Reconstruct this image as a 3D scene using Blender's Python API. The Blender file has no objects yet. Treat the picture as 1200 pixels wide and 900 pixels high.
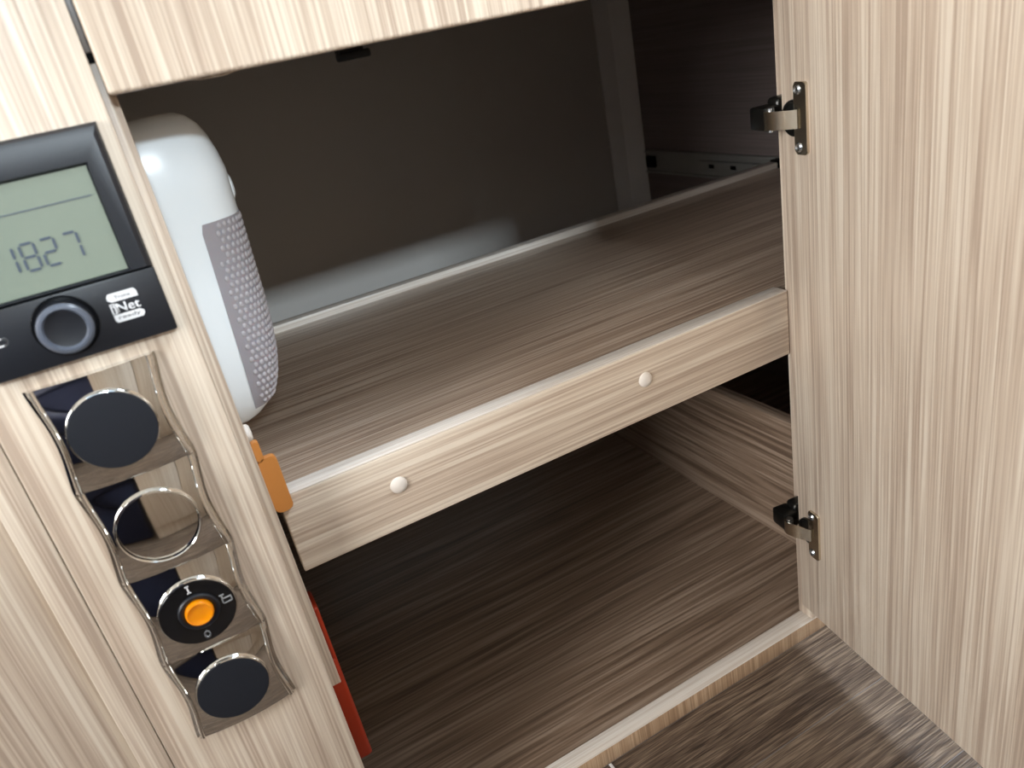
import bpy, bmesh, math, random
from mathutils import Vector, Matrix
random.seed(4)
sc = bpy.context.scene
COL = sc.collection
ZO = 0.6166          # camera height above the van floor; measured heights below are relative to the camera

# ---------------------------------------------------------------- camera
cam_d = bpy.data.cameras.new('camera'); cam = bpy.data.objects.new('camera', cam_d); COL.objects.link(cam)
R = [[0.86816326, -0.34682383, 0.35497294], [-0.45904234, -0.28935934, 0.83997101], [-0.18860723, -0.89217958, -0.41041797]]
cam.matrix_world = Matrix([[R[i][0], -R[i][1], -R[i][2], (0, 0, ZO)[i]] for i in range(3)] + [[0, 0, 0, 1]])
cam_d.sensor_width = 36; cam_d.lens = 891.3 / 1200 * 36; cam_d.clip_start = 0.01
cam_d.dof.use_dof = True; cam_d.dof.focus_distance = 0.62; cam_d.dof.aperture_fstop = 9.0
sc.camera = cam

# ---------------------------------------------------------------- world, light, exposure
w = bpy.data.worlds.new('world'); sc.world = w; w.use_nodes = True
w.node_tree.nodes['Background'].inputs[0].default_value = (0.62, 0.80, 1.0, 1)
w.node_tree.nodes['Background'].inputs[1].default_value = 2.0

def area(name, loc, direction, sx, sy, power, color):
    l = bpy.data.lights.new(name, 'AREA'); l.shape = 'RECTANGLE'; l.size = sx; l.size_y = sy
    l.energy = power; l.color = color
    o = bpy.data.objects.new(name, l); COL.objects.link(o); o.location = loc
    o.rotation_euler = Vector(direction).to_track_quat('-Z', 'Y').to_euler()
    return o
WIN = dict(x0=-0.62, x1=0.38, z0=1.19, z1=1.325, y=-1.15)
area('window_beam', (0.0, -3.60, 1.675 + ZO), (0, 1, -0.42), 0.60, 0.30, 195, (0.80, 0.92, 1.0))   # lamp added outside window_1, sized to beam onto shelf rear and back panel
area('windscreen_daylight', (-1.68, -0.45, 1.07), (1, 0, 0), 0.75, 0.8, 57, (1.0, 0.98, 0.955))
area('rooflight_daylight', (1.05, -0.25, 2.02), (0, 0, -1), 0.45, 0.55, 46, (0.80, 0.90, 1.0))
area('side_window_daylight', (1.68, 0.08, 1.36), (-1, 0, 0), 0.54, 0.68, 36, (0.55, 0.75, 1.0))
sc.view_settings.view_transform = 'Standard'; sc.view_settings.look = 'None'
sc.view_settings.exposure = 0.05; sc.view_settings.gamma = 1.0; sc.view_settings.use_curve_mapping = False

# ---------------------------------------------------------------- materials
def lin(c):
    r = []
    for v in c:
        v /= 255.0
        r.append(v / 12.92 if v <= 0.04045 else ((v + 0.055) / 1.055) ** 2.4)
    return (r[0], r[1], r[2], 1.0)

def mat(name, col, rough=0.5, metal=0.0, coat=0.0, spec=0.5, trans=0.0, bump=0.0, bump_scale=800, sss=0.0):
    m = bpy.data.materials.new(name); m.use_nodes = True
    nt = m.node_tree; b = nt.nodes['Principled BSDF']
    b.inputs['Base Color'].default_value = lin(col); b.inputs['Roughness'].default_value = rough
    b.inputs['Metallic'].default_value = metal; b.inputs['Coat Weight'].default_value = coat
    b.inputs['Coat Roughness'].default_value = 0.05
    b.inputs['Specular IOR Level'].default_value = spec
    b.inputs['Transmission Weight'].default_value = trans
    b.inputs['Subsurface Weight'].default_value = sss; b.inputs['Subsurface Scale'].default_value = 0.005
    if bump:
        tc = nt.nodes.new('ShaderNodeTexCoord'); n = nt.nodes.new('ShaderNodeTexNoise'); bp = nt.nodes.new('ShaderNodeBump')
        n.inputs['Scale'].default_value = bump_scale; n.inputs['Detail'].default_value = 2
        bp.inputs['Strength'].default_value = bump; bp.inputs['Distance'].default_value = 0.0005
        nt.links.new(tc.outputs['Object'], n.inputs['Vector']); nt.links.new(n.outputs['Fac'], bp.inputs['Height'])
        nt.links.new(bp.outputs['Normal'], b.inputs['Normal'])
    return m

def wood(name, axis, stops, rough=0.36, warp=0.004, fine=560, seed=0.0, bump=0.12, along=0.011, spec=0.5, wts=(0.50, 0.32, 0.18)):
    """laminate with straight grain running along one object axis"""
    m = bpy.data.materials.new(name); m.use_nodes = True
    nt = m.node_tree; N = nt.nodes.new; L = nt.links.new; b = nt.nodes['Principled BSDF']
    tc = N('ShaderNodeTexCoord'); oi = N('ShaderNodeObjectInfo')
    off = N('ShaderNodeVectorMath'); off.operation = 'MULTIPLY_ADD'
    comb = N('ShaderNodeCombineXYZ')
    for i in range(3): L(oi.outputs['Random'], comb.inputs[i])
    off.inputs[1].default_value = (3.7, 2.3, 5.1); L(comb.outputs[0], off.inputs[0]); L(tc.outputs['Object'], off.inputs[2])
    sd = N('ShaderNodeVectorMath'); sd.operation = 'ADD'; sd.inputs[1].default_value = (seed, seed * 1.7, seed * 0.6); L(off.outputs[0], sd.inputs[0])
    # slow wander of the grain
    ws = [9.0, 9.0, 9.0]; ws['xyz'.index(axis)] = 2.2
    wm = N('ShaderNodeVectorMath'); wm.operation = 'MULTIPLY'; wm.inputs[1].default_value = ws; L(sd.outputs[0], wm.inputs[0])
    wn = N('ShaderNodeTexNoise'); wn.inputs['Scale'].default_value = 1.0; wn.inputs['Detail'].default_value = 2.0; L(wm.outputs[0], wn.inputs['Vector'])
    sub = N('ShaderNodeVectorMath'); sub.operation = 'SUBTRACT'; sub.inputs[1].default_value = (0.5, 0.5, 0.5); L(wn.outputs['Color'], sub.inputs[0])
    wa = [warp] * 3; wa['xyz'.index(axis)] = 0
    ma = N('ShaderNodeVectorMath'); ma.operation = 'MULTIPLY_ADD'; ma.inputs[1].default_value = wa
    L(sub.outputs[0], ma.inputs[0]); L(sd.outputs[0], ma.inputs[2])
    def layer(scale, detail, stretch, lo, hi):
        s = [scale] * 3; s['xyz'.index(axis)] = scale * stretch
        mm = N('ShaderNodeVectorMath'); mm.operation = 'MULTIPLY'; mm.inputs[1].default_value = s; L(ma.outputs[0], mm.inputs[0])
        n = N('ShaderNodeTexNoise'); n.inputs['Scale'].default_value = 1.0; n.inputs['Detail'].default_value = detail; n.inputs['Roughness'].default_value = 0.55
        L(mm.outputs[0], n.inputs['Vector'])
        r = N('ShaderNodeMapRange'); r.inputs['From Min'].default_value = lo; r.inputs['From Max'].default_value = hi
        L(n.outputs['Fac'], r.inputs['Value']); return r.outputs[0]
    a = layer(fine, 1.5, along, 0.34, 0.66)
    c = layer(fine * 0.24, 3.0, along, 0.33, 0.67)
    d = layer(fine * 0.045, 2.0, along * 2.5, 0.30, 0.70)
    def madd(x, k, y=None):
        n = N('ShaderNodeMath'); n.operation = 'MULTIPLY_ADD'; L(x, n.inputs[0]); n.inputs[1].default_value = k
        if y is None: n.inputs[2].default_value = 0
        else: L(y, n.inputs[2])
        return n.outputs[0]
    tot = madd(d, wts[2], madd(c, wts[1], madd(a, wts[0])))
    cr = N('ShaderNodeValToRGB'); e = cr.color_ramp.elements
    e[0].position = stops[0][0]; e[0].color = lin(stops[0][1]); e[1].position = stops[-1][0]; e[1].color = lin(stops[-1][1])
    for p, cc in stops[1:-1]:
        k = e.new(p); k.color = lin(cc)
    L(tot, cr.inputs[0]); L(cr.outputs[0], b.inputs['Base Color'])
    b.inputs['Roughness'].default_value = rough; b.inputs['Specular IOR Level'].default_value = spec
    bp = N('ShaderNodeBump'); bp.inputs['Strength'].default_value = bump; bp.inputs['Distance'].default_value = 0.0006
    L(a, bp.inputs['Height']); L(bp.outputs[0], b.inputs['Normal'])
    return m

PALE = [(0.20, (176, 157, 140)), (0.42, (195, 177, 159)), (0.56, (204, 188, 170)), (0.78, (219, 206, 189))]
M = {}
M['wood_z'] = wood('pale wood laminate, upright grain', 'z', PALE)
M['wood_x'] = wood('pale wood laminate, lengthwise grain', 'x', PALE, seed=3.1, along=0.012)
M['wood_y'] = wood('pale wood laminate, grain into depth', 'y', PALE, seed=5.2)
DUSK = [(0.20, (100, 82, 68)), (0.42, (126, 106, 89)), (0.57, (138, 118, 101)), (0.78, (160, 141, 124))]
M['deck'] = wood('wood laminate of shelf in shaded tone', 'x', [(0.20, (134, 112, 96)), (0.42, (160, 139, 121)), (0.57, (173, 153, 135)), (0.78, (192, 174, 157))], rough=0.30, seed=8.0, along=0.010)  # pale shelf wood, its low light put into a darker colour
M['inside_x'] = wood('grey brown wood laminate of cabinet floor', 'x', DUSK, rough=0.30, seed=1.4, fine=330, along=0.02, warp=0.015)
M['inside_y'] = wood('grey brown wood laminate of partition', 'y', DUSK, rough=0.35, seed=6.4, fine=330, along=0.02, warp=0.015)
M['edge'] = wood('wood paled for top light', 'x', [(0.22, (208, 196, 184)), (0.5, (222, 213, 203)), (0.78, (234, 228, 220))], rough=0.3, seed=7.7, along=0.012)  # wood tone raised to paint top light onto upper edges and rail
M['counter'] = wood('light wood of the counter', 'z', [(0.20, (206, 186, 166)), (0.5, (224, 208, 188)), (0.78, (236, 224, 208))], seed=9.1)  # added counter's wood, lightened so the chrome reflects it brighter
M['plinth'] = wood('tan wood laminate of plinth', 'z', [(0.2, (152, 124, 98)), (0.5, (176, 148, 120)), (0.8, (196, 170, 142))], seed=2.2, fine=620)
M['oak'] = wood('dark oak vinyl plank', 'x', [(0.20, (60, 48, 40)), (0.42, (88, 73, 61)), (0.58, (104, 88, 74)), (0.82, (138, 121, 104))], rough=0.40, warp=0.022, fine=900, seed=0.7, bump=0.3, along=0.03, wts=(0.50, 0.34, 0.16))
M['dark_wood'] = wood('brown wood laminate', 'y', [(0.2, (126, 115, 113)), (0.5, (134, 122, 120)), (0.8, (142, 130, 128))], seed=4.0, spec=0.25, rough=0.5)
M['chrome'] = mat('polished chrome', (222, 220, 216), 0.045, 1.0)
M['steel'] = mat('nickel plated steel', (205, 196, 180), 0.25, 1.0)
M['zinc'] = mat('bright zinc screw', (205, 212, 218), 0.25, 1.0)
M['runner'] = mat('zinc plated runner', (176, 176, 172), 0.45, 0.7)
M['alu'] = mat('anodised aluminium', (190, 192, 196), 0.32, 1.0)
M['black'] = mat('black satin plastic', (20, 23, 30), 0.42, bump=0.05)
M['knob_sheen'] = mat('knob plastic with painted sheen', (84, 90, 102), 0.3)  # reflection on the knob ring put into a lighter grey
M['black_gloss'] = mat('black gloss plastic', (14, 15, 18), 0.16)
M['disc'] = mat('dark navy matt plastic', (25, 28, 35), 0.6, bump=0.05, spec=0.3)
M['black_metal'] = mat('dark hinge metal', (60, 60, 58), 0.3, 0.9)
M['black_part'] = mat('black plastic fitting', (12, 11, 11), 0.7, spec=0.15)
M['lcd'] = mat('grey green display', (120, 130, 118), 0.35, coat=0.35)
M['lcd_ink'] = mat('blue grey display segment', (66, 76, 92), 0.5)
M['ink_white'] = mat('white print', (220, 220, 222), 0.5)
M['ink_grey'] = mat('light grey print', (150, 150, 150), 0.5)
M['ink_dark'] = mat('dark print', (24, 25, 30), 0.5)
M['white'] = mat('white gloss plastic', (226, 232, 236), 0.22)
M['cover'] = mat('grey translucent plastic', (150, 145, 151), 0.4, sss=0.2)
M['cover_dot'] = mat('grey translucent raised dots', (170, 166, 171), 0.42)
M['cap'] = mat('white screw cap plastic', (222, 214, 205), 0.4)
M['orange'] = mat('ochre orange plastic', (200, 132, 66), 0.4)
M['red'] = mat('red orange plastic', (160, 46, 16), 0.42)
M['amber'] = mat('amber translucent button', (228, 138, 8), 0.18, coat=0.5, sss=0.3)
M['grey_panel'] = mat('grey satin panel', (196, 192, 187), 0.5, spec=0.35)
M['trim'] = mat('light grey trim plastic', (246, 245, 244), 0.5)
M['wall'] = mat('off white wall lining', (214, 208, 198), 0.7)
M['ceil'] = mat('white ceiling lining', (228, 226, 220), 0.7)
M['frame'] = mat('white window frame plastic', (230, 230, 228), 0.4)
M['navy'] = mat('navy blue upholstery', (26, 32, 58), 0.85, bump=0.3, bump_scale=400)
M['seam'] = mat('grey floor underlay', (140, 136, 138), 0.6)
M['dark_void'] = mat('brown chipboard', (84, 68, 56), 0.8)

def pane_mat():
    m = bpy.data.materials.new('clear acrylic pane'); m.use_nodes = True; nt = m.node_tree
    for n in list(nt.nodes): nt.nodes.remove(n)
    o = nt.nodes.new('ShaderNodeOutputMaterial'); mx = nt.nodes.new('ShaderNodeMixShader'); f = nt.nodes.new('ShaderNodeFresnel')
    t = nt.nodes.new('ShaderNodeBsdfTransparent'); g = nt.nodes.new('ShaderNodeBsdfGlossy'); g.inputs['Roughness'].default_value = 0.02
    f.inputs[0].default_value = 1.45
    nt.links.new(f.outputs[0], mx.inputs[0]); nt.links.new(t.outputs[0], mx.inputs[1]); nt.links.new(g.outputs[0], mx.inputs[2]); nt.links.new(mx.outputs[0], o.inputs[0])
    return m
M['pane'] = pane_mat()

# ---------------------------------------------------------------- helpers (coordinates: world, z relative to camera height)
def empty(name, loc, label=None, cat=None, group=None):
    o = bpy.data.objects.new(name, None); COL.objects.link(o); o.location = (loc[0], loc[1], loc[2] + ZO); o.empty_display_size = 0.02
    tag(o, label, cat, group); return o
def tag(o, label=None, cat=None, group=None, kind=None):
    if label: o['label'] = label
    if cat: o['category'] = cat
    if group: o['group'] = group
    if kind: o['kind'] = kind
    return o
def wloc(o):
    v = Vector(o.location); p = o.parent
    while p: v += Vector(p.location); p = p.parent
    return v
def obj(name, bm, m, parent=None, loc=None, label=None, smooth=True, angle=30):
    """links bm (world coordinates) as ONE object; its origin is its own base centre"""
    for v in bm.verts: v.co.z += ZO
    if loc is None:
        xs = [v.co.x for v in bm.verts]; ys = [v.co.y for v in bm.verts]; zs = [v.co.z for v in bm.verts]
        base = Vector(((min(xs) + max(xs)) / 2, (min(ys) + max(ys)) / 2, min(zs)))
    else: base = Vector((loc[0], loc[1], loc[2] + ZO))
    for v in bm.verts: v.co -= base
    bmesh.ops.recalc_face_normals(bm, faces=bm.faces)
    me = bpy.data.meshes.new(name); bm.to_mesh(me); bm.free()
    if smooth:
        me.shade_smooth(); me.set_sharp_from_angle(angle=math.radians(angle))
    me.materials.append(m if not isinstance(m, str) else M[m])
    o = bpy.data.objects.new(name, me); COL.objects.link(o)
    if parent is not None:
        o.parent = parent; o.location = base - wloc(parent)
    else: o.location = base
    if label: o['label'] = label
    return o
def box(bm, x0, x1, y0, y1, z0, z1, bev=0.0, seg=2, mtx=None):
    r = bmesh.ops.create_cube(bm, size=1.0); vs = r['verts']
    for v in vs:
        v.co = Vector(((x0 + x1) / 2 + v.co.x * (x1 - x0), (y0 + y1) / 2 + v.co.y * (y1 - y0), (z0 + z1) / 2 + v.co.z * (z1 - z0)))
    if bev > 0:
        es = list({e for v in vs for e in v.link_edges})
        r = bmesh.ops.bevel(bm, geom=es, offset=bev, segments=seg, affect='EDGES', profile=0.5)
        vs = list({v for f in r['faces'] for v in f.verts} | {v for v in vs if v.is_valid})
    if mtx is not None:
        for v in vs: v.co = mtx @ v.co
    return vs
def bx(*a, **k):
    bm = bmesh.new(); box(bm, *a, **k); return bm
def prism(bm, pts, y0, y1, bev=0.0):
    """polygon in the x-z plane extruded along y (y0 = front)"""
    f = [bm.verts.new((x, y0, z)) for x, z in pts]; b = [bm.verts.new((x, y1, z)) for x, z in pts]
    n = len(pts); ff = bm.faces.new(f); bm.faces.new(b[::-1])
    for i in range(n): bm.faces.new((f[i], b[i], b[(i + 1) % n], f[(i + 1) % n]))
    if bev: bmesh.ops.bevel(bm, geom=list(ff.edges), offset=bev, segments=2, affect='EDGES')
def rrect(x0, x1, z0, z1, r, n=5):
    pts = []
    for cx, cz, a in ((x1 - r, z1 - r, 0), (x0 + r, z1 - r, 90), (x0 + r, z0 + r, 180), (x1 - r, z0 + r, 270)):
        for i in range(n + 1):
            t = math.radians(a + 90 * i / n); pts.append((cx + r * math.cos(t), cz + r * math.sin(t)))
    return pts
def lathe_y(bm, cx, cz, prof, n=40):
    """prof: list of (radius, y); revolves about the y axis through (cx, cz)"""
    rings = []
    for r, y in prof:
        if r < 1e-6: rings.append([bm.verts.new((cx, y, cz))])
        else: rings.append([bm.verts.new((cx + r * math.cos(2 * math.pi * i / n), y, cz + r * math.sin(2 * math.pi * i / n))) for i in range(n)])
    for a, b in zip(rings, rings[1:]):
        for i in range(n):
            j = (i + 1) % n
            if len(a) == 1 and len(b) == 1: continue
            if len(a) == 1: bm.faces.new((a[0], b[i], b[j]))
            elif len(b) == 1: bm.faces.new((a[i], b[0], a[j]))
            else: bm.faces.new((a[i], b[i], b[j], a[j]))
    return bm
def stroke(bm, pts, wd, y0, y1, closed=False):
    """flat line of width wd through x-z points"""
    n = len(pts); rng = range(n if closed else n - 1)
    for i in rng:
        a = Vector((pts[i][0], pts[i][1])); b = Vector((pts[(i + 1) % n][0], pts[(i + 1) % n][1]))
        d = (b - a).normalized(); q = Vector((-d.y, d.x)) * wd / 2; a2 = a - d * wd * 0.45; b2 = b + d * wd * 0.45
        prism(bm, [tuple(a2 + q), tuple(b2 + q), tuple(b2 - q), tuple(a2 - q)], y0, y1)
def text(s, cx, cz, height, y, m, parent, name, width=None, bold=0.0):
    cu = bpy.data.curves.new('txt', 'FONT'); cu.body = s; cu.size = 1.0; cu.align_x = 'CENTER'; cu.extrude = 0.0; cu.offset = bold; cu.resolution_u = 3
    o = bpy.data.objects.new('txt', cu); COL.objects.link(o)
    dg = bpy.context.evaluated_depsgraph_get(); me = bpy.data.meshes.new_from_object(o.evaluated_get(dg))
    bpy.data.objects.remove(o); bpy.data.curves.remove(cu)
    bm = bmesh.new(); bm.from_mesh(me); bpy.data.meshes.remove(me)
    xs = [v.co.x for v in bm.verts]; ys = [v.co.y for v in bm.verts]
    k = height / (max(ys) - min(ys)); kx = k if width is None else width / (max(xs) - min(xs))
    mx, my = (min(xs) + max(xs)) / 2, (min(ys) + max(ys)) / 2
    for v in bm.verts: v.co = Vector((cx + (v.co.x - mx) * kx, y, cz + (v.co.y - my) * k))
    r = bmesh.ops.extrude_face_region(bm, geom=list(bm.faces))
    for g in r['geom']:
        if isinstance(g, bmesh.types.BMVert): g.co.y += 0.0003
    return obj(name, bm, m, parent, smooth=False)

# ================================================================ the setting: van interior around the cabinet
FL = -0.6166
fl = tag(obj('floor', bx(-1.6, 1.6, -1.15, 1.24, FL - 0.03, FL - 0.0012), 'seam'), kind='structure')
fl['label'] = 'dark oak vinyl plank floor'
seams = [0.4465, 0.368]
while seams[-1] > -1.1: seams.append(seams[-1] - 0.0905)
seams[-1] = -1.15
for i in range(len(seams) - 1):
    y1, y0 = seams[i], seams[i + 1]
    cuts = [-1.6, -1.6 + 0.30 + 0.37 * ((i * 2 + 1) % 4), 0.75 + 0.16 * (i % 3), 1.6]
    for a, b in zip(cuts, cuts[1:]):
        obj('plank', bx(a + 0.0003, b - 0.0003, y0 + 0.0003, y1 - 0.0003, FL - 0.0011, FL, bev=0.0005, seg=1), 'oak', fl)
CE = 1.95 - ZO
cb = bmesh.new()
RX0, RX1, RY0, RY1 = 0.68, 1.42, -0.62, 0.12
for a in ((-1.6, RX0, -1.15, 1.24), (RX1, 1.6, -1.15, 1.24), (RX0, RX1, -1.15, RY0), (RX0, RX1, RY1, 1.24)):
    box(cb, a[0], a[1], a[2], a[3], CE, CE + 0.03)
tag(obj('ceiling', cb, 'ceil'), kind='structure')
rl = empty('window_3', (1.05, -0.25, CE)); rl['kind'] = 'structure'
fr = bmesh.new()
for a in ((RX0, RX0 + 0.02, RY0, RY1), (RX1 - 0.02, RX1, RY0, RY1), (RX0 + 0.02, RX1 - 0.02, RY0, RY0 + 0.02), (RX0 + 0.02, RX1 - 0.02, RY1 - 0.02, RY1)):
    box(fr, a[0], a[1], a[2], a[3], CE, CE + 0.04, bev=0.003)
obj('window_frame', fr, 'frame', rl)
obj('window_pane', bx(RX0 + 0.02, RX1 - 0.02, RY0 + 0.02, RY1 - 0.02, CE + 0.025, CE + 0.028), 'pane', rl)
wf = bmesh.new()   # wall opposite the cabinet, with its window opening
zw0, zw1 = WIN['z0'] - ZO, WIN['z1'] - ZO
for a in ((-1.6, WIN['x0'], FL, CE), (WIN['x1'], 1.6, FL, CE), (WIN['x0'], WIN['x1'], FL, zw0), (WIN['x0'], WIN['x1'], zw1, CE)):
    box(wf, a[0], a[1], -1.20, -1.15, a[2], a[3])
tag(obj('wall_front', wf, 'wall'), kind='structure')
wl = bmesh.new()
for a in ((-1.2, -0.85, FL, CE), (-0.05, 1.24, FL, CE), (-0.85, -0.05, FL, 0.67 - ZO), (-0.85, -0.05, 1.47 - ZO, CE)):
    box(wl, -1.65, -1.6, a[0], a[1], a[2], a[3])
tag(obj('wall_left', wl, 'wall'), kind='structure')
ws = empty('window_2', (-1.6, -0.45, 0.67 - ZO)); ws['kind'] = 'structure'
fr = bmesh.new()
for a in ((-0.85, -0.82, 0.67, 1.47), (-0.08, -0.05, 0.67, 1.47), (-0.82, -0.08, 0.67, 0.70), (-0.82, -0.08, 1.44, 1.47)):
    box(fr, -1.645, -1.605, a[0], a[1], a[2] - ZO, a[3] - ZO, bev=0.004)
obj('window_frame', fr, 'frame', ws)
obj('window_pane', bx(-1.477, -1.473, -0.82, -0.08, 0.70 - ZO, 1.44 - ZO), 'pane', ws)
wr = bmesh.new()
for a in ((-1.2, -0.22, FL, CE), (0.38, 1.24, FL, CE), (-0.22, 0.38, 1.72 - ZO, CE), (-0.22, 0.38, FL, 1.0 - ZO)):
    box(wr, 1.6, 1.65, a[0], a[1], a[2], a[3])
tag(obj('wall_right', wr, 'wall'), kind='structure')
tag(obj('wall_back', bx(-1.6, 1.6, 1.24, 1.29, FL - 0.03, CE), 'wall'), kind='structure')
wn = empty('window_1', (WIN['x0'], -1.2, zw0)); wn['kind'] = 'structure'
fr = bmesh.new()
for a in ((WIN['x0'], WIN['x1'], zw0, zw0 + 0.014), (WIN['x0'], WIN['x1'], zw1 - 0.014, zw1), (WIN['x0'], WIN['x0'] + 0.014, zw0 + 0.014, zw1 - 0.014), (WIN['x1'] - 0.014, WIN['x1'], zw0 + 0.014, zw1 - 0.014)):
    box(fr, a[0], a[1], -1.195, -1.155, a[2], a[3], bev=0.004)
obj('window_frame', fr, 'frame', wn)
obj('window_pane', bx(WIN['x0'] + 0.014, WIN['x1'] - 0.014, -1.178, -1.174, zw0 + 0.014, zw1 - 0.014), 'pane', wn)
dr = empty('window_4', (1.6, 0.08, 1.0 - ZO)); dr['kind'] = 'structure'
fr = bmesh.new()
for a in ((-0.22, -0.19, 1.0 - ZO, 1.72 - ZO), (0.35, 0.38, 1.0 - ZO, 1.72 - ZO), (-0.19, 0.35, 1.69 - ZO, 1.72 - ZO), (-0.19, 0.35, 1.0 - ZO, 1.03 - ZO)):
    box(fr, 1.605, 1.645, a[0], a[1], a[2], a[3], bev=0.004)
obj('window_frame', fr, 'frame', dr)
obj('window_pane', bx(1.623, 1.627, -0.19, 0.35, 1.03 - ZO, 1.69 - ZO), 'pane', dr)

# ================================================================ the cabinet with its door, drawer and pull-out shelf
PF, PB = 0.430, 0.446     # front and back face of the flush front boards
WB = 1.195                # back wall of the cabinet
XR = 0.85                 # right inner wall
TOP = 0.285
cab = empty('kitchen_cabinet', (0.2, PB, FL), 'pale wood laminate kitchen cabinet with its door swung open, over the dark plank floor', 'cabinet')
obj('front_post', bx(-0.098, 0.0064, PF, PB, FL, TOP, bev=0.0008), 'wood_z', cab)
obj('side_panel', bx(-0.0027, 0.0131, PB, WB, -0.386, 0.0255, bev=0.0006), 'wood_z', cab)
obj('drawer_runner', bx(0.0045, 0.0125, PB + 0.0006, WB, 0.0300, 0.11, bev=0.0012), 'alu', cab, label='grey aluminium runner in the gap beside the drawer')
obj('end_cap', bx(0.0045, 0.0128, PB + 0.0006, PB + 0.05, 0.0256, 0.0300), 'black_part', cab, label='black end cap below the runner')
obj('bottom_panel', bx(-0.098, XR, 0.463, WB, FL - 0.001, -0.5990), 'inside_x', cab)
obj('plinth', bx(-0.098, 0.9, PB, 0.4628, FL, -0.5972, bev=0.0008), 'plinth', cab)
obj('edge_strip', bx(-0.098, 0.9, PB - 0.0003, 0.4630, -0.5972, -0.5966, bev=0.0002), 'edge', cab, label='edge strip along the sill, top light painted in')
obj('side_post', bx(0.4630, 0.479, PB + 0.0002, 0.464, -0.5965, TOP, bev=0.0006), 'wood_z', cab)
obj('fixed_front', bx(0.4640, 0.90, PF, PB, -0.5600, TOP, bev=0.0008), 'wood_z', cab)
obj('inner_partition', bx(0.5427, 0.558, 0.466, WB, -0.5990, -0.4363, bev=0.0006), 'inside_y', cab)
obj('side_wall', bx(XR, XR + 0.016, 0.447, WB, FL, TOP), 'dark_wood', cab)
obj('back_panel', bx(-0.0979, 0.7905, WB, WB + 0.004, FL, TOP), 'grey_panel', cab)
obj('back_board', bx(-0.0979, XR + 0.016, WB + 0.004, WB + 0.016, FL, TOP), 'dark_void', cab)
tb = bmesh.new()
prof = [(0.7890, WB - 0.0005), (0.7890, WB - 0.004), (0.8180, WB - 0.006), (0.8205, WB - 0.008), (0.8485, WB - 0.022), (0.8497, WB - 0.020), (0.8497, WB + 0.0035), (0.7906, WB + 0.0035)]
lo = [tb.verts.new((x, y, -0.5985)) for x, y in prof]; hi = [tb.verts.new((x, y, TOP - 0.001)) for x, y in prof]
for i in range(len(prof)):
    j = (i + 1) % len(prof); tb.faces.new((lo[i], lo[j], hi[j], hi[i]))
tb.faces.new(lo[::-1]); tb.faces.new(hi)
obj('corner_trim', tb, 'trim', cab, angle=8)
obj('far_side_panel', bx(-0.0979, -0.084, PB, WB, -0.5985, TOP), 'dark_wood', cab)
# telescopic runner on the right inner wall
rn = obj('runner', bx(XR - 0.004, XR - 0.0003, 0.845, 1.165, -0.2715, -0.2326), 'runner', cab, label='grey telescopic runner on the right inner wall')
b = bmesh.new(); box(b, XR - 0.0105, XR - 0.004, 0.845, 1.165, -0.2362, -0.2326, bev=0.0008); box(b, XR - 0.0105, XR - 0.004, 0.845, 1.165, -0.2715, -0.2680, bev=0.0008)
obj('runner_flange', b, 'runner', rn)
obj('inner_slide', bx(XR - 0.012, XR - 0.0041, 0.80, 1.02, -0.2590, -0.2440, bev=0.0008), 'runner', rn)
obj('end_stop', bx(XR - 0.011, XR - 0.0041, 1.140, 1.162, -0.262, -0.242, bev=0.001), 'black_part', rn)
for yy in (0.93, 0.98): obj('slot', bx(XR - 0.0128, XR - 0.0121, yy, yy + 0.012, -0.2545, -0.2485), 'black_part', rn)
obj('slide_bracket', bx(XR - 0.026, XR - 0.0125, 0.80, 0.845, -0.262, -0.232, bev=0.002), 'black_part', rn)

# pull-out shelf: front board, deck, back rail, white screw caps
sh = empty('pull_out_shelf', (0.24, 0.46, -0.2985)); sh.parent = cab
sh.location = Vector((0.24, 0.46, -0.2985 + ZO)) - Vector(cab.location)
obj('front_board', bx(0.0172, 0.4618, 0.4600, 0.4760, -0.2985, -0.2397, bev=0.0010, seg=3), 'wood_x', sh)
obj('edge_strip', bx(0.0174, 0.4616, 0.4602, 0.4758, -0.2400, -0.2388, bev=0.0005), 'edge', sh, label='strip along the top edge, top light painted in')
obj('deck', bx(0.0172, 0.822, 0.4762, 0.8270, -0.2570, -0.2420), 'deck', sh)
obj('back_rail', bx(0.0172, 0.822, 0.8272, 0.8435, -0.2570, -0.2340, bev=0.001), 'edge', sh)  # rail carries the same painted-in light
for cx in (0.0950, 0.3076):
    obj('screw_cap', lathe_y(bmesh.new(), cx, -0.2647, [(0, 0.4572), (0.0025, 0.4573), (0.0048, 0.4579), (0.0059, 0.4588), (0.0063, 0.4599), (0, 0.4599)], 28), 'cap', sh)
obj('support_rail', bx(0.0172, 0.035, 0.48, 0.82, -0.2700, -0.2572), 'wood_y', sh)

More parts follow.
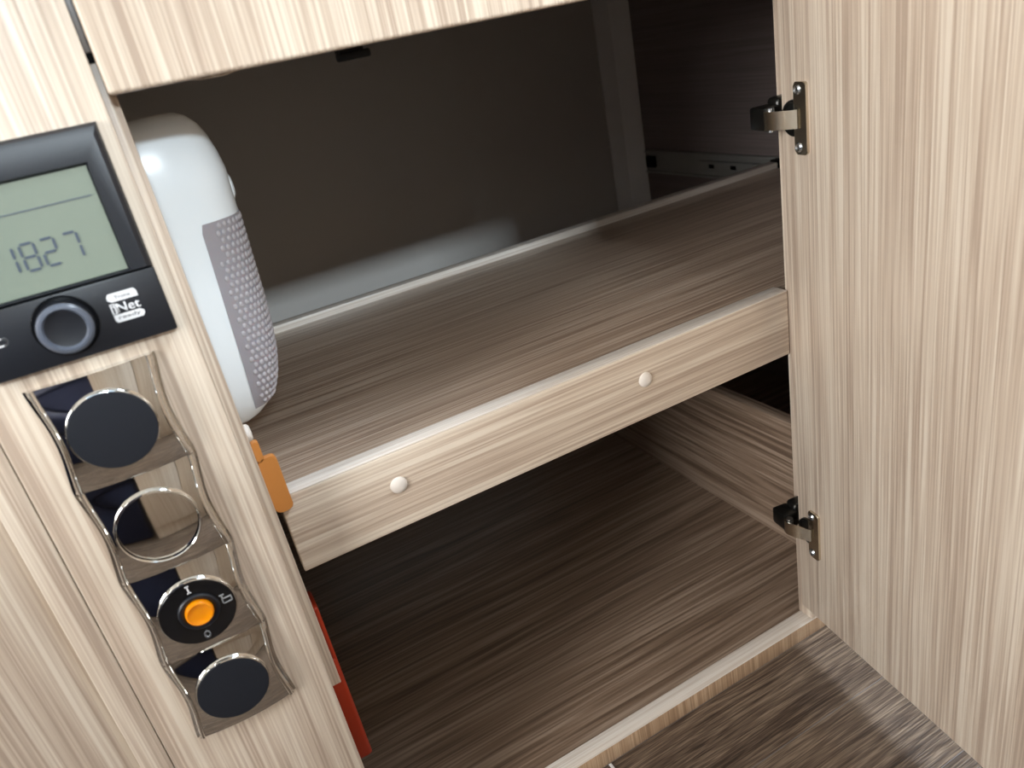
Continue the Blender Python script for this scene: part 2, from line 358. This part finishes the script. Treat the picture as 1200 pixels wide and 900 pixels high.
# drawer above the opening
dw = empty('drawer', (0.24, PF, 0.0112)); dw.parent = cab; dw.location = Vector((0.24, PF, 0.0112 + ZO)) - Vector(cab.location)
obj('drawer_front', bx(0.0096, 0.4595, PF, PB, 0.0100, 0.262, bev=0.0022, seg=4), 'wood_z', dw)
b = bmesh.new()
box(b, 0.030, 0.046, PB + 0.0005, 0.95, 0.032, 0.17); box(b, 0.42, 0.436, PB + 0.0005, 0.95, 0.032, 0.17)
box(b, 0.046, 0.42, 0.935, 0.95, 0.032, 0.17); box(b, 0.046, 0.42, PB + 0.0005, 0.935, 0.032, 0.042)
obj('drawer_box', b, 'wall', dw)
b = bmesh.new(); box(b, 0.1285, 0.1470, 0.4470, 0.4560, 0.0040, 0.0085, bev=0.0012); box(b, 0.1290, 0.1430, 0.4470, 0.4560, 0.0085, 0.0330)
obj('latch', b, 'black_part', dw, label='black latch under the drawer front')
b = bmesh.new(); prism(b, [(0.047, 0.0105), (0.054, 0.0092), (0.066, 0.0090), (0.076, 0.0105)], 0.4365, 0.4455, bev=0.001)
obj('finger_grip', b, 'wood_z', dw)

# open door on the right, with two hinges
p0 = Vector((0.4435, 0.440, 0)); d = Vector((-0.032, -0.205, 0)).normalized(); n = Vector((-d.y, d.x, 0)).normalized()
if n.x > 0: n = -n          # n points out of the door's inner face, towards the opening
DM = Matrix.Translation(p0) @ Matrix(((d.x, -n.x, 0, 0), (d.y, -n.y, 0, 0), (0, 0, 1, 0), (0, 0, 0, 1)))   # (s, depth into door, z)
door = empty('cabinet_door', (p0.x, p0.y, -0.5608)); door.parent = cab; door.location = Vector((p0.x, p0.y, -0.5608 + ZO)) - Vector(cab.location)
obj('door_leaf', bx(0, 0.452, 0, 0.016, -0.5608, 0.262, bev=0.0009, mtx=DM), 'wood_z', door)
def hinge(zc, k):
    root = door
    b = bmesh.new(); prism(b, rrect(0.0165, 0.0300, zc - 0.0253, zc + 0.0253, 0.0028), -0.0022, 0.0, bev=0.0006)
    for v in b.verts: v.co = DM @ v.co
    obj('hinge_plate', b, 'steel', root)
    for dz in (0.0200, -0.0200):
        b = lathe_y(bmesh.new(), 0.0212, zc + dz, [(0, -0.0030), (0.0012, -0.0028), (0.0026, -0.0036), (0.0036, -0.0024), (0.0036, -0.0020), (0, -0.0020)], 20)
        for v in b.verts: v.co = DM @ v.co
        obj('screw', b, 'zinc', root)
    b = lathe_y(bmesh.new(), 0.0150, zc, [(0, -0.0006), (0.0105, -0.0006), (0.0112, -0.0020), (0.0128, -0.0020), (0.0132, 0.0), (0, 0.0)], 36)
    for v in b.verts: v.co = DM @ v.co
    obj('hinge_cup', b, 'black_metal', root)
    # bent arm: ribbon through plan points (s, out of face), width in z
    path = [(0.0215, -0.0030), (0.0150, -0.0075), (0.0080, -0.0110), (0.0010, -0.0135), (-0.0030, -0.0128), (-0.0048, -0.0095)]
    def ribbon(path, hw, th):
        b = bmesh.new(); rows = []
        for i, (s, o) in enumerate(path):
            a = Vector(path[max(i - 1, 0)]); c = Vector(path[min(i + 1, len(path) - 1)]); t = (c - a).normalized(); q = Vector((-t.y, t.x)) * th / 2
            rows.append([b.verts.new(DM @ Vector((s + q.x * sg, o + q.y * sg, zc + hw * sz))) for sg, sz in ((1, 1), (1, -1), (-1, -1), (-1, 1))])
        for r0, r1 in zip(rows, rows[1:]):
            for i in range(4): b.faces.new((r0[i], r0[(i + 1) % 4], r1[(i + 1) % 4], r1[i]))
        b.faces.new(rows[0][::-1]); b.faces.new(rows[-1]); return b
    obj('hinge_arm', ribbon(path, 0.0066, 0.0016), 'steel', root, angle=50)
    b = bmesh.new(); box(b, -0.0240, -0.0052, -0.0118, 0.004, zc - 0.0085, zc + 0.0085, bev=0.002, mtx=DM)
    obj('hinge_housing', b, 'black_metal', root)
    b = bmesh.new(); box(b, -0.0225, -0.0080, 0.002, 0.0183, zc - 0.0115, zc + 0.0135, bev=0.004, seg=3, mtx=DM)
    obj('mounting_plate', b, 'black_metal', root)
    b = lathe_y(bmesh.new(), 0.0, 0.0, [(0, -0.0085), (0.0030, -0.0085), (0.0030, 0.0085), (0, 0.0085)], 16)   # pivot pin across the arm
    for v in b.verts: v.co = DM @ Vector((-0.0006 + v.co.x, -0.0095 + v.co.z, zc + v.co.y))
    obj('pivot', b, 'zinc', root)
hinge(-0.0930, 0); hinge(-0.4615, 1)

tag(obj('worktop', bx(-0.9, 0.95, 0.40, 1.235, TOP + 0.0005, TOP + 0.030, bev=0.003), 'wall'), 'pale worktop lying on the kitchen cabinet, above the drawer', 'worktop')

# neighbouring cupboard at the lower left
lc = empty('cupboard', (-0.35, PF, FL), 'pale wood cupboard at far left, its edge strip butting against the socket panel board', 'cupboard')
obj('edge_strip', bx(-0.1143, -0.0986, PF, PB, FL, TOP, bev=0.0008), 'wood_z', lc)
obj('door', bx(-0.60, -0.1150, PF + 0.004, PB + 0.004, FL + 0.03, TOP, bev=0.001), 'wood_z', lc)
obj('carcass', bx(-0.60, -0.1215, PB + 0.0045, WB, FL, TOP), 'dark_wood', lc)

# ================================================================ control panel with display
cp = empty('control_panel', (-0.0465, PF, -0.104), 'black control panel with grey display reading 1827 above the chrome sockets', 'control panel')
X0, X1 = -0.0925, -0.0002
hs = bmesh.new()
SX0, SX1, SZ0, SZ1 = -0.0815, -0.0115, -0.0678, -0.0172
YF = PF - 0.0095
# bezel ring with a sloped recess around the display
def ring(bm, rects):
    vs = [[bm.verts.new((x, y, z)) for x, z in ((a, c), (b_, c), (b_, d_), (a, d_))] for a, b_, c, d_, y in rects]
    for r0, r1 in zip(vs, vs[1:]):
        for i in range(4): bm.faces.new((r0[i], r0[(i + 1) % 4], r1[(i + 1) % 4], r1[i]))
    return vs
v = ring(hs, [(X0, X1, -0.0698, 0.0004, PF - 0.0002), (X0, X1, -0.0698, 0.0004, YF + 0.004), (X0 + 0.001, X1 - 0.001, -0.0695, -0.0012, YF + 0.0012), (X0 + 0.003, X1 - 0.003, -0.0690, -0.0048, YF),
              (SX0 - 0.0012, SX1 + 0.0012, SZ0 - 0.0008, SZ1 + 0.0014, YF), (SX0, SX1, SZ0, SZ1, YF + 0.0024)])
hs.faces.new(v[-1]); hs.faces.new(v[0][::-1])
obj('display_bezel', hs, 'black', cp, angle=25)
obj('display', bx(SX0, SX1, YF + 0.0016, YF + 0.0023, SZ0, SZ1), 'lcd', cp)
lw = bmesh.new(); box(lw, X0, X1, PF - 0.0080, PF - 0.0002, -0.1043, -0.0702, bev=0.0012)
obj('button_strip', lw, 'black', cp)
b = bmesh.new(); prism(b, [(SX0, -0.0302), (-0.0140, -0.0302), (-0.0140, -0.0307), (SX0, -0.0307)], YF + 0.0013, YF + 0.0017)
obj('display_line', b, 'lcd_ink', cp)
def seg_digit(ch, x, z0, wd, h, sl):
    segs = {'1': 'bc', '8': 'abcdefg', '2': 'abged', '7': 'abc'}[ch]; g = 0.00040; t = 0.00115
    P = {'tl': (0, h), 'tr': (wd, h), 'ml': (0, h / 2), 'mr': (wd, h / 2), 'bl': (0, 0), 'br': (wd, 0)}
    E = {'a': ('tl', 'tr'), 'b': ('tr', 'mr'), 'c': ('mr', 'br'), 'd': ('bl', 'br'), 'e': ('ml', 'bl'), 'f': ('tl', 'ml'), 'g': ('ml', 'mr')}
    b = bmesh.new()
    for s in segs:
        a, c = Vector(P[E[s][0]]), Vector(P[E[s][1]]); dd = (c - a).normalized(); a += dd * g; c -= dd * g; q = Vector((-dd.y, dd.x)) * t / 2
        tip = dd * t * 0.5
        pts = [a, a + tip + q, c - tip + q, c, c - tip - q, a + tip - q]
        prism(b, [(x + p.x + sl * p.y / h, z0 + p.y) for p in pts], YF + 0.0012, YF + 0.0016)
    obj('digit', b, 'lcd_ink', cp)
for ch, x, wd in (('1', -0.0610, 0.0056), ('8', -0.0521, 0.0060), ('2', -0.0434, 0.0060), ('7', -0.0333, 0.0060)): seg_digit(ch, x, -0.0570, wd, 0.0125, 0.0003)
# rotary knob, chamfered ring coloured lighter in place of its reflection
kn = lathe_y(bmesh.new(), -0.0475, -0.0862, [(0.0150, PF - 0.0082), (0.0146, PF - 0.0088), (0.0140, PF - 0.0086), (0, PF - 0.0084)], 48)
obj('knob_recess', kn, 'black_gloss', cp)
kb = lathe_y(bmesh.new(), -0.0475, -0.0862, [(0.0128, PF - 0.0085), (0.0128, PF - 0.0150), (0.0124, PF - 0.0150)], 48)
kn2 = obj('knob', kb, 'black', cp)
obj('knob_ring', lathe_y(bmesh.new(), -0.0475, -0.0862, [(0.0124, PF - 0.0148), (0.0124, PF - 0.0152), (0.0112, PF - 0.0164), (0.0100, PF - 0.0166), (0.0090, PF - 0.0150)], 48), 'knob_sheen', kn2, label='bevelled knob ring, sheen painted grey')
obj('knob_face', lathe_y(bmesh.new(), -0.0475, -0.0862, [(0.0092, PF - 0.0150), (0.0086, PF - 0.0148), (0, PF - 0.0146)], 48), 'black', kn2)
# printed mark: white badge in three bands
YL = PF - 0.00825
b = bmesh.new(); prism(b, [(-0.0262, -0.0790), (-0.0252, -0.0775), (-0.0130, -0.0775), (-0.0120, -0.0790), (-0.0120, -0.0818), (-0.0246, -0.0818), (-0.0262, -0.0806)], YL, PF - 0.0079)
prism(b, [(-0.0262, -0.0826), (-0.0238, -0.0826), (-0.0238, -0.0880), (-0.0262, -0.0880)], YL, PF - 0.0079)
prism(b, [(-0.0262, -0.0884), (-0.0136, -0.0884), (-0.0120, -0.0896), (-0.0120, -0.0910), (-0.0130, -0.0924), (-0.0252, -0.0924), (-0.0262, -0.0912)], YL, PF - 0.0079)
obj('badge', b, 'ink_white', cp)
text('Truma', -0.0190, -0.0797, 0.0017, YL - 0.0001, 'ink_dark', cp, 'badge_text', width=0.0075)
text('Net', -0.0180, -0.0853, 0.0048, YL, 'ink_white', cp, 'badge_text', width=0.0110, bold=0.01)
text('i', -0.0250, -0.0853, 0.0046, YL - 0.0001, 'ink_dark', cp, 'badge_text', width=0.0010)
text('ready', -0.0190, -0.0903, 0.0023, YL - 0.0001, 'ink_dark', cp, 'badge_text', width=0.0105)
# back arrow print
b = bmesh.new(); arc = [(-0.0778, -0.0838)] + [(-0.0750 + 0.0017 * math.cos(t), -0.0855 + 0.0017 * math.sin(t)) for t in [math.radians(90 - 18 * i) for i in range(11)]] + [(-0.0800, -0.0872)]
stroke(b, arc, 0.0007, YL, PF - 0.0079); stroke(b, [(-0.0772, -0.0824), (-0.0790, -0.0838), (-0.0772, -0.0852)], 0.0007, YL, PF - 0.0079)
obj('back_arrow', b, 'ink_white', cp)

# ================================================================ chrome strip of four round modules
sp = empty('switch_panel', (-0.0475, PF, -0.3590), 'chrome strip of four switch modules with round covers, below the black control panel', 'switch panel')
CXM, AW, Z_TOP, HM = -0.0473, 0.0296, -0.1136, 0.0612
def module(k):
    zt = Z_TOP - k * HM; zb = zt - HM + 0.00015
    NV = 28; US = [-1, -0.997, -0.99, -0.975, -0.955, -0.935, -0.92, -0.913, -0.91] + [-0.88 + 0.08 * q for q in range(23)] + [0.91, 0.913, 0.92, 0.935, 0.955, 0.975, 0.99, 0.997, 1]; NU = len(US) - 1
    bm = bmesh.new(); g = []
    for j in range(NV + 1):
        v = j / NV; row = []
        a = AW - 0.0030 * math.sin(math.pi * v) ** 1.5
        for i in range(NU + 1):
            u = US[i]; e_ = (abs(u) - 0.955) / 0.045
            p = (0.0015 * math.sqrt(max(0.0, 1 - e_ * e_)) if abs(e_) < 1 else 0.0) + 0.0028 + 0.0034 * (1 - u * u) + 0.0042 * (1 - (2 * v ** 1.25 - 1) ** 2)
            row.append(bm.verts.new((CXM + a * u, PF - p, zt + (zb - zt) * v)))
        g.append(row)
    for j in range(NV):
        for i in range(NU): bm.faces.new((g[j][i], g[j + 1][i], g[j + 1][i + 1], g[j][i + 1]))
    bd = [g[0][i] for i in range(NU + 1)] + [g[j][NU] for j in range(1, NV + 1)] + [g[NV][i] for i in range(NU - 1, -1, -1)] + [g[j][0] for j in range(NV - 1, 0, -1)]
    def loop(off, y):
        r = []
        for v in bd:
            x = v.co.x; s = 1 if x > CXM + AW * 0.8 else (-1 if x < CXM - AW * 0.8 else 0)
            r.append(bm.verts.new((x + s * off, y, v.co.z)))
        return r
    prev = bd
    for off, y in ((0.0007, PF - 0.0024), (0.0010, PF - 0.0012), (0.0022, PF - 0.0008), (0.0024, PF - 0.0002)):
        nx = loop(off, y)
        for i in range(len(bd)):
            j = (i + 1) % len(bd); bm.faces.new((prev[i], nx[i], nx[j], prev[j]))
        prev = nx
    return obj('module', bm, 'chrome', sp, angle=28), zt - HM / 2
for k in range(4):
    mo, zc = module(k); cx = CXM - 0.0002; Y0 = PF - 0.0075
    if k == 1:
        obj('socket_ring', lathe_y(bmesh.new(), cx, zc, [(0.0222, Y0), (0.0222, Y0 - 0.0042), (0.0219, Y0 - 0.0048), (0.0212, Y0 - 0.0050), (0.0208, Y0 - 0.0046), (0.0208, Y0 - 0.0022)], 72), 'chrome', mo)
        obj('chrome_cover', lathe_y(bmesh.new(), cx, zc, [(0.0208, Y0 - 0.0016), (0.0204, Y0 - 0.0026), (0.016, Y0 - 0.0029), (0.008, Y0 - 0.0031), (0, Y0 - 0.0032)], 72), 'chrome', mo)
    else:
        obj('chrome_ring', lathe_y(bmesh.new(), cx, zc, [(0.0219, Y0 + 0.002), (0.0219, Y0 - 0.0030), (0.0216, Y0 - 0.0036), (0.0211, Y0 - 0.0038)], 72), 'chrome', mo)
        obj('round_cover', lathe_y(bmesh.new(), cx, zc, [(0.0211, Y0 - 0.0037), (0.0208, Y0 - 0.0040), (0.015, Y0 - 0.0043), (0, Y0 - 0.0045)], 72), 'black_gloss' if k == 2 else 'disc', mo,
            label='glossy black switch face' if k == 2 else None)
    if k == 2:
        ys = Y0 - 0.0047
        obj('button_collar', lathe_y(bmesh.new(), cx + 0.0007, zc + 0.0008, [(0.0118, ys + 0.0008), (0.0116, ys - 0.0006), (0.0108, ys - 0.0012), (0.0094, ys - 0.0010), (0.0084, ys - 0.0002), (0.0084, ys + 0.001)], 48), 'black', mo)
        obj('amber_button', lathe_y(bmesh.new(), cx + 0.0007, zc + 0.0008, [(0.0080, ys + 0.0006), (0.0080, ys - 0.0022), (0.0076, ys - 0.0032), (0.0068, ys - 0.0036), (0.0062, ys - 0.0032), (0.0030, ys - 0.0028), (0, ys - 0.0027)], 48), 'amber', mo)
        b = bmesh.new(); ix, iz = cx - 0.0002, zc + 0.0168
        stroke(b, [(ix, iz - 0.0022), (ix, iz + 0.0022)], 0.0008, ys, ys + 0.0006); stroke(b, [(ix - 0.0008, iz + 0.0022), (ix + 0.0008, iz + 0.0022)], 0.0006, ys, ys + 0.0006); stroke(b, [(ix - 0.0008, iz - 0.0022), (ix + 0.0008, iz - 0.0022)], 0.0006, ys, ys + 0.0006)
        obj('on_mark', b, 'ink_white', mo)
        b = bmesh.new(); ox, oz = cx - 0.0004, zc - 0.0163
        stroke(b, [(ox + 0.0014 * math.cos(t), oz + 0.0021 * math.sin(t)) for t in [2 * math.pi * i / 20 for i in range(20)]], 0.0007, ys, ys + 0.0006, closed=True)
        obj('off_mark', b, 'ink_white', mo)
        b = bmesh.new(); tx, tz = cx + 0.0168, zc + 0.0012
        stroke(b, [(tx - 0.0026, tz + 0.0008), (tx + 0.0026, tz + 0.0008), (tx + 0.0026, tz - 0.0022), (tx - 0.0020, tz - 0.0026), (tx - 0.0026, tz - 0.0018)], 0.0006, ys, ys + 0.0006, closed=True)
        stroke(b, [(tx - 0.0022, tz + 0.0010), (tx - 0.0022, tz + 0.0030)], 0.0009, ys, ys + 0.0006); stroke(b, [(tx - 0.0032, tz + 0.0034), (tx - 0.0010, tz + 0.0034)], 0.0007, ys, ys + 0.0006)
        obj('tank_mark', b, 'ink_grey', mo)

# ================================================================ white rounded case fixed to the side panel
wc = empty('plastic_case', (0.014, 0.53, -0.2025), 'white rounded plastic case with dotted grey side cover, hanging above the pull-out shelf', 'case')
XW = 0.0133
PZ = [(-0.0030, 0.0330, 0.016), (-0.0036, 0.0420, 0.022), (-0.0065, 0.0478, 0.028), (-0.0120, 0.0528, 0.033), (-0.0195, 0.0562, 0.036), (-0.0295, 0.0588, 0.038), (-0.0404, 0.0604, 0.040), (-0.0648, 0.0594, 0.040),
      (-0.0930, 0.0582, 0.040), (-0.1227, 0.0570, 0.040), (-0.1450, 0.0552, 0.040), (-0.1593, 0.0533, 0.039), (-0.1742, 0.0493, 0.037), (-0.1850, 0.0445, 0.034), (-0.1911, 0.0406, 0.031), (-0.1980, 0.0320, 0.025), (-0.2015, 0.0250, 0.020), (-0.2025, 0.0190, 0.014)]
def lerp_prof(z):
    for (z0, x0, b0), (z1, x1, b1) in zip(PZ, PZ[1:]):
        if z1 <= z <= z0:
            t = (z0 - z) / (z0 - z1); return x0 + (x1 - x0) * t, b0 + (b1 - b0) * t
    return PZ[-1][1], PZ[-1][2]
def case_pt(th, z, off=0.0):
    xr, hb = lerp_prof(z); e = 2 / 3.0
    s, c = math.sin(th), math.cos(th)
    return Vector((XW + (xr - XW + off) * abs(s) ** e, 0.53 - (hb + off) * math.copysign(abs(c) ** e, c), z))
bm = bmesh.new(); NT = 36; zs = []
for (z0, _, _), (z1, _, _) in zip(PZ, PZ[1:]):
    m_ = max(1, int(abs(z0 - z1) / 0.008)); zs += [z0 + (z1 - z0) * i / m_ for i in range(m_)]
zs.append(PZ[-1][0])
rows = [[bm.verts.new(case_pt(math.pi * i / NT, z)) for i in range(NT + 1)] for z in zs]
for r0, r1 in zip(rows, rows[1:]):
    for i in range(NT): bm.faces.new((r0[i], r1[i], r1[i + 1], r0[i + 1]))
    bm.faces.new((r0[0], r0[NT], r1[NT], r1[0]))
bm.faces.new(rows[0]); bm.faces.new(rows[-1][::-1])
obj('case_body', bm, 'white', wc, angle=50)
# dotted grey cover wrapping the front right corner
def th_for_x(x, z):
    xr, hb = lerp_prof(z); f_ = max(0.0, min(1.0, (x - XW) / (xr - XW))); return math.asin(min(1.0, f_ ** 1.5))
bm = bmesh.new(); ZT, ZB = -0.0665, -0.1905; NZ = 24; NTT = 20; gr = []
def left_x(z): return 0.0318 + (0.0258 - 0.0318) * (ZT - z) / (ZT - ZB)
for j in range(NZ + 1):
    z = ZT + (ZB - ZT) * j / NZ; t0 = th_for_x(left_x(z), z)
    if j == 0: t0 += 0.03
    gr.append([(t0 + (2.3 - t0) * i / NTT, z) for i in range(NTT + 1)])
G = [[bm.verts.new(case_pt(t, z, 0.0005)) for t, z in r] for r in gr]
for r0, r1 in zip(G, G[1:]):
    for i in range(NTT): bm.faces.new((r0[i], r1[i], r1[i + 1], r0[i + 1]))
r = bmesh.ops.extrude_face_region(bm, geom=list(bm.faces))
ev = [g_ for g_ in r['geom'] if isinstance(g_, bmesh.types.BMVert)]
for v in ev: v.co += (Vector((XW + 0.01, 0.53, v.co.z)) - v.co).normalized() * 0.0008
cv = obj('side_cover', bm, 'cover', wc, angle=50, label='grey dotted translucent cover')
bm = bmesh.new()
for j in range(27):
    z = -0.0695 - 0.0045 * j
    t0 = th_for_x(left_x(z), z)
    pts = [case_pt(t0 + (2.3 - t0) * i / 200, z, 0.0006) for i in range(201)]
    acc = 0.0; nxt = 0.0058 if j % 2 else 0.0078
    if j < 5: nxt += 0.003
    for a, c in zip(pts, pts[1:]):
        acc += (c - a).length
        if acc >= nxt:
            nxt += 0.0040
            nr = Vector((c.x - XW - 0.012, c.y - 0.53, 0)).normalized()
            mt = Matrix.Translation(c) @ nr.to_track_quat('Z', 'Y').to_matrix().to_4x4() @ Matrix.Diagonal((1.25, 1.55, 0.38, 1)) 
            bmesh.ops.create_icosphere(bm, subdivisions=2, radius=0.00115, matrix=mt)
tag(obj('cover_dots', bm, 'cover_dot', wc, angle=60), kind='stuff')
bt = lathe_y(bmesh.new(), 0, 0, [(0.0085, 0), (0.0082, 0.0018), (0.0066, 0.0029), (0.0035, 0.0033), (0, 0.0034)], 28)
for v in bt.verts: v.co = Vector((0.0588 + v.co.y, 0.53 + v.co.x, -0.0525 + v.co.z))
obj('push_button', bt, 'white', wc)

b = lathe_y(bmesh.new(), 0, 0, [(0, 0), (0.0060, 0), (0.0060, 0.0024), (0.0045, 0.0036), (0, 0.0040)], 24)
for v in b.verts: v.co = Vector((0.0133 + v.co.y, 0.474 + v.co.x, -0.1945 + v.co.z))
tag(obj('wall_plug', b, 'cap'), 'small white plastic cap on the side panel, just above the orange clip', 'cap')

b = bmesh.new()
pts = rrect(0.0134, 0.0250, -0.2465, -0.2065, 0.0034); prism(b, pts, 0.4545, 0.4592, bev=0.0006)
prism(b, rrect(0.0134, 0.0180, -0.2080, -0.1940, 0.0016), 0.4545, 0.4592, bev=0.0005)
tag(obj('plastic_clip', b, 'orange'), 'ochre orange plastic clip on the side panel, at the left end of the shelf front', 'clip')

b = bmesh.new()
box(b, 0.0134, 0.0172, 0.475, 0.500, -0.490, -0.340, bev=0.0016, seg=3); box(b, -0.002, 0.0170, 0.474, 0.4995, -0.4905, -0.3868, bev=0.003, seg=3)
tag(obj('plastic_lever', b, 'red'), 'red plastic lever low on the left side of the cabinet opening', 'lever')

b = bx(0.2040, 0.2068, 0.4300, 0.4452, FL, FL + 0.0012, bev=0.0004)  # small white bit on the floor at the plinth foot
tag(obj('white_bit', b, 'ink_white'), 'tiny white bit on the dark floor against the plinth', 'scrap')

# ================================================================ counter and bench added for reflections and shade, out of view
OF, OT = -0.290, 0.085        # front face and top of the added counter, set to shade the cabinet
oc = empty('shading_counter', (0.1, -0.7, FL), 'added pale wood counter across the aisle, behind the camera, shading the cabinet opening', 'counter')
obj('carcass', bx(-0.145, 1.0, -1.148, OF - 0.017, FL + 0.0005, OT - 0.026), 'counter', oc)
obj('counter_top', bx(-0.150, 1.0, -1.148, OF + 0.012, OT - 0.0255, OT, bev=0.004), 'wood_x', oc)
for a, c in ((-0.140, 0.140), (0.145, 0.565), (0.570, 0.995)):
    do = obj('door', bx(a, c, OF - 0.0165, OF, FL + 0.06, OT - 0.030, bev=0.001), 'counter', oc)
    kb = lathe_y(bmesh.new(), c - 0.035, 0.02, [(0, OF + 0.018), (0.008, OF + 0.018), (0.009, OF + 0.014), (0.006, OF + 0.006), (0.006, OF)], 24)
    obj('knob', kb, 'zinc', do)
st = empty('reflection_bench', (-0.8, -0.7, FL), 'added navy blue bench giving the chrome dark reflections, left of the pale counter', 'seat')  # unseen bench added to darken the left of the chrome reflections
obj('seat_base', bx(-1.45, -0.160, -1.145, -0.33, FL + 0.0005, FL + 0.33, bev=0.01), 'navy', st)
obj('seat_cushion', bx(-1.45, -0.158, -1.145, -0.30, FL + 0.331, FL + 0.46, bev=0.03, seg=3), 'navy', st)
obj('seat_back', bx(-1.45, -0.158, -1.145, -1.02, FL + 0.462, FL + 0.98, bev=0.03, seg=3), 'navy', st)
